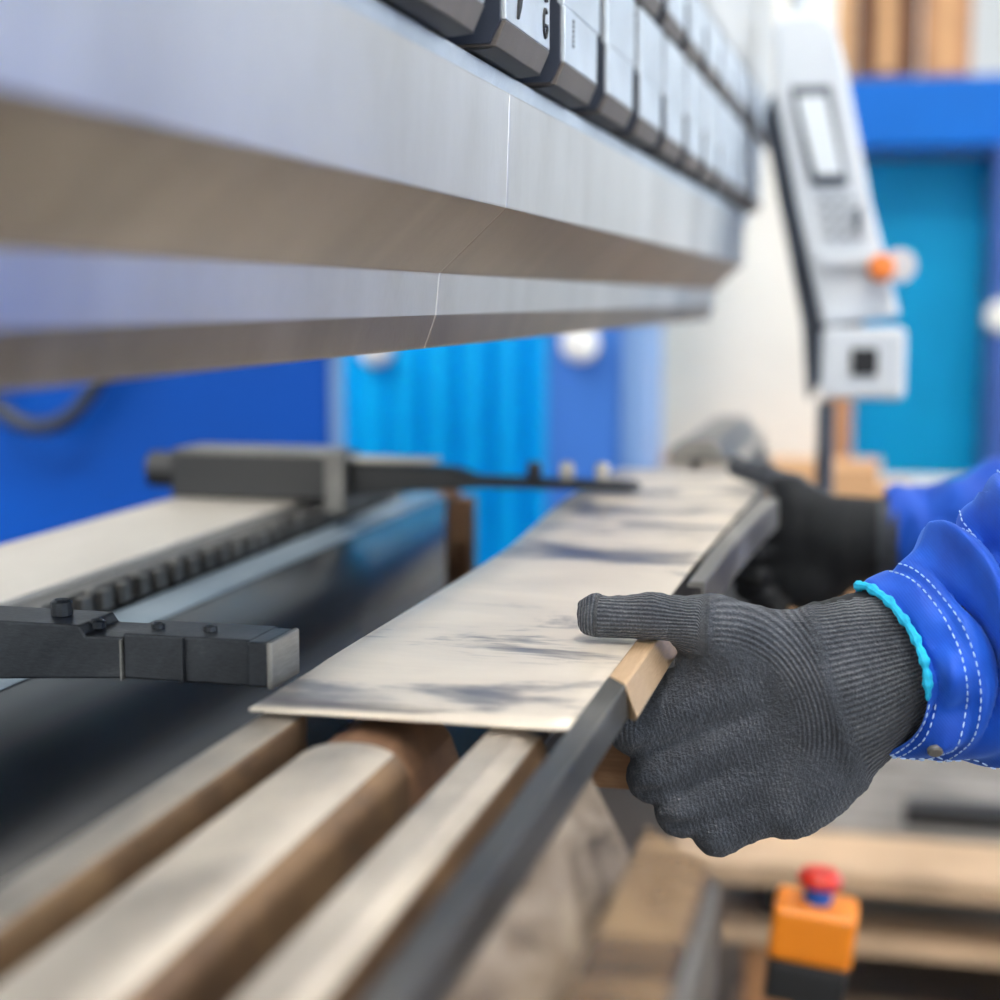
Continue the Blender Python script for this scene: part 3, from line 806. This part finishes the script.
def hand_field(P):
    """left hand: thumb along the top towards -X, fingers curling under and away (+Y)"""
    K = .005
    # palm and back of the hand
    d = cone(P, (-.018, .748, .983), (-.064, .746, .975), .0300, .0190, .72)
    for b_, r in (((-.060, .742, .958), .018), ((-.052, .741, .941), .018), ((-.043, .742, .927), .0165)):
        d = smin(d, cone(P, (-.018, .748, .980), b_, .0290, r, .78), .012)
    d = smin(d, cone(P, (-.014, .750, .968), (-.032, .748, .936), .026, .022, .85), .014)
    d = smin(d, cone(P, (-.043, .744, .9240), (-.030, .747, .9410), .0185, .0215, .9), .008)
    # forearm inside the cuff
    d = smin(d, cone(P, (-.022, .748, .983), (.075, .775, 1.014), .0335, .0400, .80), .012)
    # fingers
    fing = [((-.066, .741, .981), (-.1130, .7340, .9575), (-.1140, .7610, .9480), (-.092, .7760, .9500), .0185, .0134, .0122, .0110),
            ((-.060, .741, .959), (-.1045, .7325, .9340), (-.1035, .7600, .9270), (-.083, .7750, .9300), .0160, .0122, .0116, .0106),
            ((-.052, .741, .941), (-.0910, .7330, .9180), (-.0900, .7590, .9120), (-.070, .7730, .9160), .0152, .0118, .0110, .0102),
            ((-.043, .742, .926), (-.0740, .7350, .9085), (-.0745, .7570, .9045), (-.058, .7690, .9090), .0145, .0110, .0102, .0096)]
    for a, p, q, t, r0, r1, r2, r3 in fing:
        f = smin(smin(cone(P, a, p, r0, r1), cone(P, p, q, r1, r2), .004), cone(P, q, t, r2, r3), .003)
        d = smin(d, f, .0028)
    # creases between the folded fingers
    for a, b_, r in (((-.124, .7225, .9430), (-.080, .7165, .9550), .0046), ((-.116, .7220, .9248), (-.070, .7160, .9370), .0046), ((-.103, .7230, .9105), (-.058, .7175, .9215), .0042)):
        g = cone(P, a, b_, r, r * .5)
        d = -smin(-d, g, .0022)
    # webbing between thumb and index finger
    d = smin(d, cone(P, (-.072, .741, .994), (-.090, .738, .984), .0150, .0085), .008)
    # thumb lying on the sheet
    f = cone(P, (-.034, .744, .992), (-.078, .736, 1.0065), .0190, .0150)
    f = smin(f, cone(P, (-.078, .736, 1.0065), (-.106, .730, 1.0112), .0142, .0108), .005)
    f = smin(f, cone(P, (-.106, .730, 1.0112), (-.1305, .727, 1.0105), .0108, .0098), .004)
    d = smin(d, f, .009)
    # knotted seam at the thumb tip
    d = smin(d, cone(P, (-.1375, .727, 1.0165), (-.1365, .727, 1.006), .0030, .0032), .003)
    d = smin(d, cone(P, (-.1345, .723, 1.020), (-.132, .731, 1.020), .0020, .0020), .002)
    # nothing sinks into the sheet or bar
    keep = (P[0] < -.0955) & (P[2] < 1.0014) & (P[2] > .9850)
    d = np.where(keep, np.maximum(d, 1.0014 - P[2]), d)
    return d


def sstep(a, b_, x):
    t = np.clip((x - a) / (b_ - a), 0, 1); return t * t * (3 - 2 * t)


HH = .0014
ax, P = grid((-.15, .690, .885), (.082, .825, 1.068), HH)
F = hand_field(P)
V, Q = surface_nets(F, ax, HH)
V = relax(V, Q, 2)
x, y, z = V.T
wc = (x + .022) * (-.308) + (z - .983) * .951
la = (x + .022) * .951 + (z - .983) * .308          # along the arm from the wrist
ribc = .036 * np.arctan2(wc, -(y - .75) / .8) / .0026
rr = np.sqrt((x + .074) ** 2 + ((z - .960) * .9) ** 2 + .2 * (y - .735) ** 2); ribh = rr / .0022
ribt = .0115 * np.arctan2(z - 1.009, -(y - .731)) / .0017 + (x + .1) * 4
wt = sstep(-.072, -.084, x) * sstep(.990, .996, z)
tip = sstep(-.1285, -.1315, x) * wt
rib = ribh * (1 - wt) + ribt * wt
rib = np.where(la > 0, ribc, rib)
rib = np.where(tip > .5, x / .0016, rib)
# real knit relief on top of the shader grain
nv = np.zeros_like(V)
tri = V[Q]
fn = np.cross(tri[:, 2] - tri[:, 0], tri[:, 3] - tri[:, 1])
for q in range(4): np.add.at(nv, Q[:, q], fn)
nv /= np.linalg.norm(nv, axis=1)[:, None] + 1e-12
seam = np.exp(-((la + .001) / .0035) ** 2) * .0010          # ridge where the rib cuff begins
V = V + nv * (seam + .00025 * np.sin(x * 900 + z * 500) * np.sin(z * 700 - y * 300))[:, None]
m = sstep(.026, .044, rr) * sstep(.930, .962, z)
body_rib = np.where(m > .5, ribh, (x * .95 + z * .25) / .0019)
rib = np.where((la <= 0) & (wt < .5), body_rib, rib)
amp = np.where(m > .5, (m - .5) * 1.7, (.5 - m) * .5)
amp = np.where(wt > .5, 1.0, amp) * (1 - np.exp(-((wt - .5) / .25) ** 2))
amp = np.where(la > 0, 1.0, amp) * (1 - np.exp(-(la / .0025) ** 2))
gme = np_mesh('glove', V, Q)
gme.attributes.new('ribamp', 'FLOAT', 'POINT').data.foreach_set('value', amp.astype(np.float32))
gme.attributes.new('rib', 'FLOAT', 'POINT').data.foreach_set('value', rib.astype(np.float32))

person = None
# body: coarse continuous figure (mostly outside the picture to the right)
HB = .014
ax, P = grid((.10, .62, -.02), (.95, 1.52, 1.86), HB)
cx, cy = .60, 1.05
d = cone(P, (cx + .02, cy, .98), (cx - .02, cy, 1.22), .150, .155, 1.15)
d = smin(d, cone(P, (cx - .03, cy - .12, 1.40), (cx - .03, cy + .12, 1.40), .075, .075), .08)
d = smin(d, cone(P, (cx - .02, cy, 1.22), (cx - .03, cy, 1.40), .150, .12, 1.2), .06)
d = smin(d, cone(P, (cx - .03, cy, 1.45), (cx - .055, cy, 1.58), .062, .056), .04)
d = smin(d, cone(P, (cx - .075, cy, 1.64), (cx - .055, cy, 1.735), .070, .088, .86), .03)
d = smin(d, cone(P, (cx - .115, cy, 1.60), (cx - .12, cy, 1.64), .036, .040), .04)       # chin, jaw
d = smin(d, cone(P, (cx - .150, cy, 1.70), (cx - .168, cy, 1.668), .010, .014), .014)    # nose
d = smin(d, cone(P, (cx - .150, cy - .022, 1.627), (cx - .150, cy + .022, 1.627), .009, .009), .010)  # mouth
for s in (-1, 1):
    d = smin(d, cone(P, (cx - .06, cy + s * .082, 1.66), (cx - .055, cy + s * .084, 1.70), .013, .018), .008)   # ears
    d = smin(d, cone(P, (cx + .02, cy + s * .09, .96), (cx + .01, cy + s * .11, .50), .098, .068), .05)
    d = smin(d, cone(P, (cx + .01, cy + s * .11, .50), (cx + .05, cy + s * .12, .09), .066, .042), .03)
    d = smin(d, cone(P, (cx + .06, cy + s * .12, .045), (cx - .12, cy + s * .13, .035), .045, .036), .03)
for sh_, el, wr in (((cx - .03, cy - .165, 1.40), (.30, .86, 1.10), (.12, .795, 1.03)), ((cx - .03, cy + .165, 1.40), (.32, 1.30, 1.08), (.12, 1.345, 1.0))):
    d = smin(d, cone(P, sh_, el, .050, .042), .04)
    d = smin(d, cone(P, el, wr, .045, .032), .02)
V, Q = surface_nets(d, ax, HB)
V = relax(V, Q, 2)
V[:, 2] = np.maximum(V[:, 2], .002)
person = bpy.data.objects.new('person', np_mesh('person', V, Q)); COL.objects.link(person)
person.data.materials.append(M['skin'])
tag(person, 'person in royal blue work jacket and charcoal knit gloves holding the sheet', 'person')
# trousers, boots, hair, eyes
d2_ = np.minimum(d, 9) - .012
tr = np.maximum(np.maximum(d2_, P[2] - 1.03), .10 - P[2])
V, Q = surface_nets(tr, ax, HB); V = relax(V, Q, 1)
o = link('trousers', np_mesh('trousers', V, Q), M['trous'], person)
tr = np.maximum(d - .010, P[2] - .14)
V, Q = surface_nets(tr, ax, HB); V = relax(V, Q, 1); V[:, 2] = np.maximum(V[:, 2], .001)
link('boots', np_mesh('boots', V, Q), M['black'], person)
hr = np.maximum(d - .012, -(np.maximum(P[2] - 1.72, P[0] - (cx - .07) + .0)))
hr = np.maximum(hr, 1.60 - P[2])
hr = np.maximum(hr, -(np.sqrt((P[0] - (cx - .20)) ** 2 + (P[2] - 1.63) ** 2) - .115) )
V, Q = surface_nets(hr, ax, HB); V = relax(V, Q, 1)
link('hair', np_mesh('hair', V, Q), M['hair'], person)
for s in (-1, 1):
    vs, fs = lathe_pts([(.002, -.010), (.008, -.006), (.010, 0), (.008, .006), (.002, .010)], (cx - .146, cy + s * .031, 1.692), 'X', 14)
    MB().add(vs, fs).build('eye', M['white'], person, smooth=True)
# gloves
g1 = link('glove', gme, M['knit'], person); g1['label'] = 'near charcoal knit glove with thumb on the sheet'
Vn = np.array([v.co for v in gme.vertices])
V2 = Vn.copy()
px_, pz_ = -.137, 1.003
a = math.radians(16)
xx, zz = (V2[:, 0] - px_) * .94, (V2[:, 2] - pz_) * .94
V2[:, 0] = px_ + xx * math.cos(a) + zz * math.sin(a) + .004
V2[:, 2] = pz_ - xx * math.sin(a) + zz * math.cos(a) + .0075
V2[:, 1] = 1.36 - (V2[:, 1] - .735)
Q2 = np.array([p.vertices[:] for p in gme.polygons])[:, ::-1]
Q2 = Q2[(la[Q2] < .046).all(1)]                        # this glove's cuff is shorter
used = np.unique(Q2); remap = -np.ones(len(V2), int); remap[used] = np.arange(len(used))
me2 = np_mesh('glove', V2[used], remap[Q2])
me2.attributes.new('ribamp', 'FLOAT', 'POINT').data.foreach_set('value', amp[used].astype(np.float32))
me2.attributes.new('rib', 'FLOAT', 'POINT').data.foreach_set('value', rib[used].astype(np.float32))
g2_ = link('glove', me2, M['knit'], person); g2_['label'] = 'far blurred glove with shade-dark palm'
M['palm'] = paint('shade_dark_palm', (34, 37, 41), 0.75, 0.15, 60, spec=.3)  # palm side coloured dark for the shade on the far glove
for gl, yv in ((g1, Vn[:, 1]), (g2_, Vn[used, 1])):
    gl.data.materials.append(M['palm'])
    for p_ in gl.data.polygons:
        vi = p_.vertices[0]
        if yv[vi] > .744 and la[vi if gl is g1 else used[vi]] < .028: p_.material_index = 1


# jacket sleeves: rings from cuff to shoulder
def interp(keys, s):
    """smooth interpolation of key rows at parameter s"""
    for i in range(len(keys) - 1):
        if s <= keys[i + 1][0] or i == len(keys) - 2:
            t = (s - keys[i][0]) / (keys[i + 1][0] - keys[i][0])
            p0 = keys[max(i - 1, 0)]; p1 = keys[i]; p2 = keys[i + 1]; p3 = keys[min(i + 2, len(keys) - 1)]
            out = []
            for a_, b_, c_, d_ in zip(p0[1:], p1[1:], p2[1:], p3[1:]):
                m1, m2 = (c_ - a_) / 2, (d_ - b_) / 2
                t2, t3 = t * t, t * t * t
                out.append((2 * t3 - 3 * t2 + 1) * b_ + (t3 - 2 * t2 + t) * m1 + (-2 * t3 + 3 * t2) * c_ + (t3 - t2) * m2)
            return out


def sleeve_pt(keys, folds, s, th, off=0.0):
    """th = 0 on top, pi/2 towards the camera, pi below"""
    cx_, cy_, cz_, rz, ry, skn, skf, lean = interp(keys, s)
    wr_ = folds(s, th)
    ct, st = math.cos(th), math.sin(th)
    rz_, ry_ = rz + wr_ + off, ry + wr_ + off
    return Vector((cx_ - lean * rz_ * ct + (skn * st if st > 0 else -skf * st), cy_ - ry_ * st, cz_ + rz_ * ct))


def sleeve_mesh(keys, folds, s0, s1, ns, nt, thick=.0016):
    vs, fs = [], []
    for off in (0, -thick):
        for i in range(ns):
            s = s0 + (s1 - s0) * i / (ns - 1)
            for k in range(nt): vs.append(sleeve_pt(keys, folds, s, 2 * PI * k / nt, off))
    L = ns * nt
    for lay in (0, 1):
        for i in range(ns - 1):
            for k in range(nt):
                q = (i * nt + k, i * nt + (k + 1) % nt, (i + 1) * nt + (k + 1) % nt, (i + 1) * nt + k)
                q = tuple(a_ + lay * L for a_ in q)
                fs.append(q if lay else q[::-1])
    for i in (0, ns - 1):
        for k in range(nt):
            q = (i * nt + k, i * nt + (k + 1) % nt, i * nt + (k + 1) % nt + L, i * nt + k + L)
            fs.append(q if i == 0 else q[::-1])
    return vs, fs


# s, centre x y z, half height, half depth, skew near, skew far, lean
K1 = [(0.0, -.0105, .752, .9870, .0400, .0360, .030, -.004, .04),
      (0.5, .0040, .755, .9890, .0430, .0385, .030, -.004, .10),
      (1.0, .0205, .759, .9935, .0475, .0420, .029, -.002, .18),
      (1.5, .0370, .764, .9990, .0545, .0460, .024, .0, .22),
      (2.0, .0560, .770, 1.0060, .0620, .0500, .016, .0, .24),
      (3.0, .1100, .788, 1.0280, .0690, .0600, .006, .0, .28),
      (4.0, .2050, .825, 1.0680, .0760, .0680, .0, .0, .35),
      (5.0, .3000, .862, 1.1200, .0820, .0740, .0, .0, .60),
      (6.0, .4000, .862, 1.2300, .0800, .0760, .0, .0, 1.0),
      (7.0, .5200, .865, 1.3700, .0780, .0800, .0, .0, 1.0),
      (8.0, .6000, .900, 1.4100, .0700, .0700, .0, .0, .6)]


def gss(x_, c, w_): return math.exp(-((x_ - c) / w_) ** 2)


def folds1(s, th):
    f = 0
    f += -.0012 * gss(s, .64, .06) - .0008 * gss(s, .10, .06) + .0006 * gss(s, .55, .3)            # stitched cuff hem
    g = 0
    g += .0050 * gss(s - .28 * math.sin(th), 1.30, .16) * (.6 + .4 * math.cos(th - .5))             # roll behind the cuff
    g += -.0062 * gss(s - .34 * math.sin(th + .3), 1.62, .12) * (.5 + .5 * math.cos(th - 1.0))
    g += .0065 * gss(s + .18 * (th - .6), 2.05, .18) * gss(th, .6, 1.0)
    g += -.0060 * gss(s + .30 * (th - .9), 2.26, .12) * gss(th, 1.3, .9)
    g += .0055 * gss(s + .25 * (th - 1.0), 2.55, .18) * gss(th, 1.2, 1.0)
    g += .0045 * gss(s - .55 * (th - 1.6), 1.55, .20) * gss(th, 1.75, .45)
    g += -.0045 * gss(s - .55 * (th - 1.6), 1.22, .14) * gss(th, 2.0, .5)
    g += .0040 * gss(s - .4 * (th - 2.2), 2.2, .2) * gss(th, 2.2, .5)
    g += -.0040 * gss(s - .5 * (th - 2.3), 2.6, .16) * gss(th, 2.2, .5)
    g += -.0040 * gss(s, .32, .22) * gss(th, 1.05, .16) + .0030 * gss(s, .40, .30) * gss(th, 1.42, .16) - .0036 * gss(s, .40, .25) * gss(th, 1.85, .16) + .0022 * gss(s, .4, .25) * gss(th, 2.25, .16)
    g += -.0030 * gss(s, 1.0, .22) * gss(th, .75, .2) - .0028 * gss(s, 1.05, .25) * gss(th, 1.5, .18)
    f += g * 1.5
    ab = lambda u, w: math.exp(-abs(u) / w)
    win = lambda a_, b_, e: 1 / (1 + math.exp(-(th - a_) / e)) / (1 + math.exp((th - b_) / e))
    f += -.0125 * ab(s - .93 - .10 * math.sin(2.2 * th - 1.2), .055) * win(.6, 2.05, .12)       # deep fold behind the hem
    f += .0055 * gss(s - .15 * math.sin(2 * th), 1.22, .14) * win(.3, 1.9, .2)
    f += -.0065 * ab(s - 1.62 + .25 * (th - 1.2), .09) * win(.2, 1.9, .2)
    f += .0030 * gss(s, .36, .13) * win(.9, 2.2, .2) - .0050 * ab(s - .14 - .05 * math.sin(5 * th), .07) * win(.7, 2.3, .15)
    f += -.0050 * ab(s - 1.45 - .5 * (th - 2.2), .08) * win(1.7, 2.7, .12)
    f += -.0055 * ab(s - 2.2 - .3 * (th - 1.8), .10) * win(.8, 2.5, .2)
    if s > 2: f += .004 * math.sin(3.1 * s + 2 * th) * min(1, s - 2) + .0025 * math.sin(5.3 * s - 3 * th)
    f += .0006 * math.sin(7 * th + 9 * s)
    return f


slv = []
vs, fs = sleeve_mesh(K1, folds1, 0, 8, 330, 120)
jk = MB().add(vs, fs).build('jacket_sleeve', M['twill'], person, smooth=True)
jk['label'] = 'near royal blue sleeve with white stitching'


def dashes(keys, folds, path, step=.0042, duty=.62, r=.00042, off=.0004):
    """thread: a row of short stitches along a path of (s, theta)"""
    pts = [sleeve_pt(keys, folds, s, th, off) for s, th in path]
    mb = MB(); acc = 0
    seg = []
    L = [0]
    for a_, b_ in zip(pts, pts[1:]): L.append(L[-1] + (b_ - a_).length)
    def at(u):
        for i in range(len(L) - 1):
            if u <= L[i + 1]: 
                t = (u - L[i]) / max(L[i + 1] - L[i], 1e-9); return pts[i].lerp(pts[i + 1], t)
        return pts[-1]
    u = 0
    while u + step * duty < L[-1]:
        mb.tube([at(u), at(u + step * duty * .5), at(u + step * duty)], [r * .6, r, r * .6], 5)
        u += step
    return mb


def path(f, n=80): return [f(i / (n - 1)) for i in range(n)]


lines = [path(lambda t: (.56, .0 + 2.75 * t)), path(lambda t: (.73, .0 + 2.8 * t)),
         path(lambda t: (.05 + 1.9 * t, 2.86)), path(lambda t: (.08 + .90 * t, 2.74)),
         path(lambda t: (1.65, -.3 + 0.75 * t)), path(lambda t: (1.80, -.3 + .7 * t)),
         path(lambda t: (1.1 + 1.6 * t, 2.16 + .1 * t)), path(lambda t: (1.15 + 1.6 * t, 2.27 + .1 * t)),
         path(lambda t: (2.25, -.2 + .8 * t)), path(lambda t: (.04, 1.75 + 1.1 * t)), path(lambda t: (.17, 1.8 + 1.0 * t))]
for ln in lines:
    st_ = dashes(K1, folds1, ln).build('stitching', M['stitch'], jk)
    st_['kind'] = 'stuff'
# turquoise lining edge that peeps out of the cuff
tp = [sleeve_pt(K1, folds1, -.015 + .012 * math.sin(t * 60) * .5, -.35 + 2.05 * t, -.0006 + .0003 * math.sin(t * 35)) for t in np.linspace(0, 1, 110)]
MB().tube(tp, [(.0021 + .0004 * math.sin(i * .47) + .0003 * math.sin(i * .9)) * min(1, (i + 2) / 9, (112 - i) / 9) for i in range(110)], 8).build('cuff_lining', M['trim'], jk, smooth=True)
p = sleeve_pt(K1, folds1, .33, 2.28, .0001)
vs, fs = lathe_pts([(.0036, -.0010), (.0036, .0006), (.0028, .0013), (.001, .0014)], (0, 0, 0), 'Z', 20)
RS = Vector((.12, -math.sin(2.28), math.cos(2.28))).to_track_quat('Z', 'Y').to_matrix()
vs = [p + RS @ Vector(v_) for v_ in vs]
MB().add(vs, fs).build('snap_button', M['bar'], jk, smooth=True)

K2 = [(0.0, -.0080, 1.345, .9640, .0385, .036, .008, 0, -.10),
      (1.0, .0260, 1.340, .9650, .0440, .042, .004, 0, -.05),
      (2.0, .0800, 1.335, .9740, .0500, .046, .0, 0, .10),
      (3.0, .1700, 1.325, .9980, .0580, .054, .0, 0, .25),
      (4.0, .2800, 1.305, 1.0600, .0680, .062, .0, 0, .4),
      (5.0, .3600, 1.28, 1.1400, .0760, .070, .0, 0, .8),
      (6.0, .4600, 1.25, 1.2700, .0800, .076, .0, 0, 1.0),
      (7.0, .5400, 1.23, 1.3700, .0780, .080, .0, 0, 1.0),
      (8.0, .6000, 1.20, 1.4100, .0700, .070, .0, 0, .6)]


def folds2(s, th):
    return .004 * math.sin(4 * s + 2 * th) + .003 * math.sin(6.5 * s - 3 * th) * min(1, s) - .002 * gss(s, 1, .1)


vs, fs = sleeve_mesh(K2, folds2, 0, 8, 140, 60)
j2 = MB().add(vs, fs).build('jacket_sleeve', M['twill'], person, smooth=True)
j2['label'] = 'far blurred blue sleeve'
# jacket body
jb = smin(cone(P, (cx + .02, cy, .95), (cx - .02, cy, 1.24), .170, .170, 1.15), cone(P, (cx - .03, cy - .17, 1.405), (cx - .03, cy + .17, 1.405), .092, .092), .08)
jb = smin(jb, cone(P, (cx - .02, cy, 1.24), (cx - .03, cy, 1.42), .165, .12, 1.2), .06)
jb = smin(jb, cone(P, (cx - .03, cy, 1.46), (cx - .045, cy, 1.525), .078, .072), .03)
jb = np.maximum(jb, P[2] - 1.535); jb = np.maximum(jb, .88 - P[2])
V, Q = surface_nets(jb, ax, HB); V = relax(V, Q, 2)
link('jacket_body', np_mesh('jacket_body', V, Q), M['twill'], person)

#PERSON_END#
# ------------------------------------------------------------------ light, world, camera
w = bpy.data.worlds.new('world'); SC.world = w
w.use_nodes = True
w.node_tree.nodes['Background'].inputs['Color'].default_value = (0.75, 0.86, 1, 1)
w.node_tree.nodes['Background'].inputs['Strength'].default_value = 0.6

cam = bpy.data.cameras.new('camera'); co = bpy.data.objects.new('camera', cam); COL.objects.link(co)
co.location = (0, 0, 1.158)
co.rotation_euler = (math.radians(90 - 7.125016), 0, math.radians(13.764603))
cam.sensor_width = 36; cam.lens = 57.6; cam.clip_start = .02
cam.dof.use_dof = True
cam.dof.focus_distance = 0.745
cam.dof.aperture_fstop = 4.3
SC.camera = co
SC.view_settings.view_transform = 'Standard'
SC.view_settings.look = 'None'
SC.view_settings.gamma = 1
SC.view_settings.use_curve_mapping = False
SC.view_settings.exposure = 0.0
SC.cycles.use_denoising = True
SC.cycles.max_bounces = 8
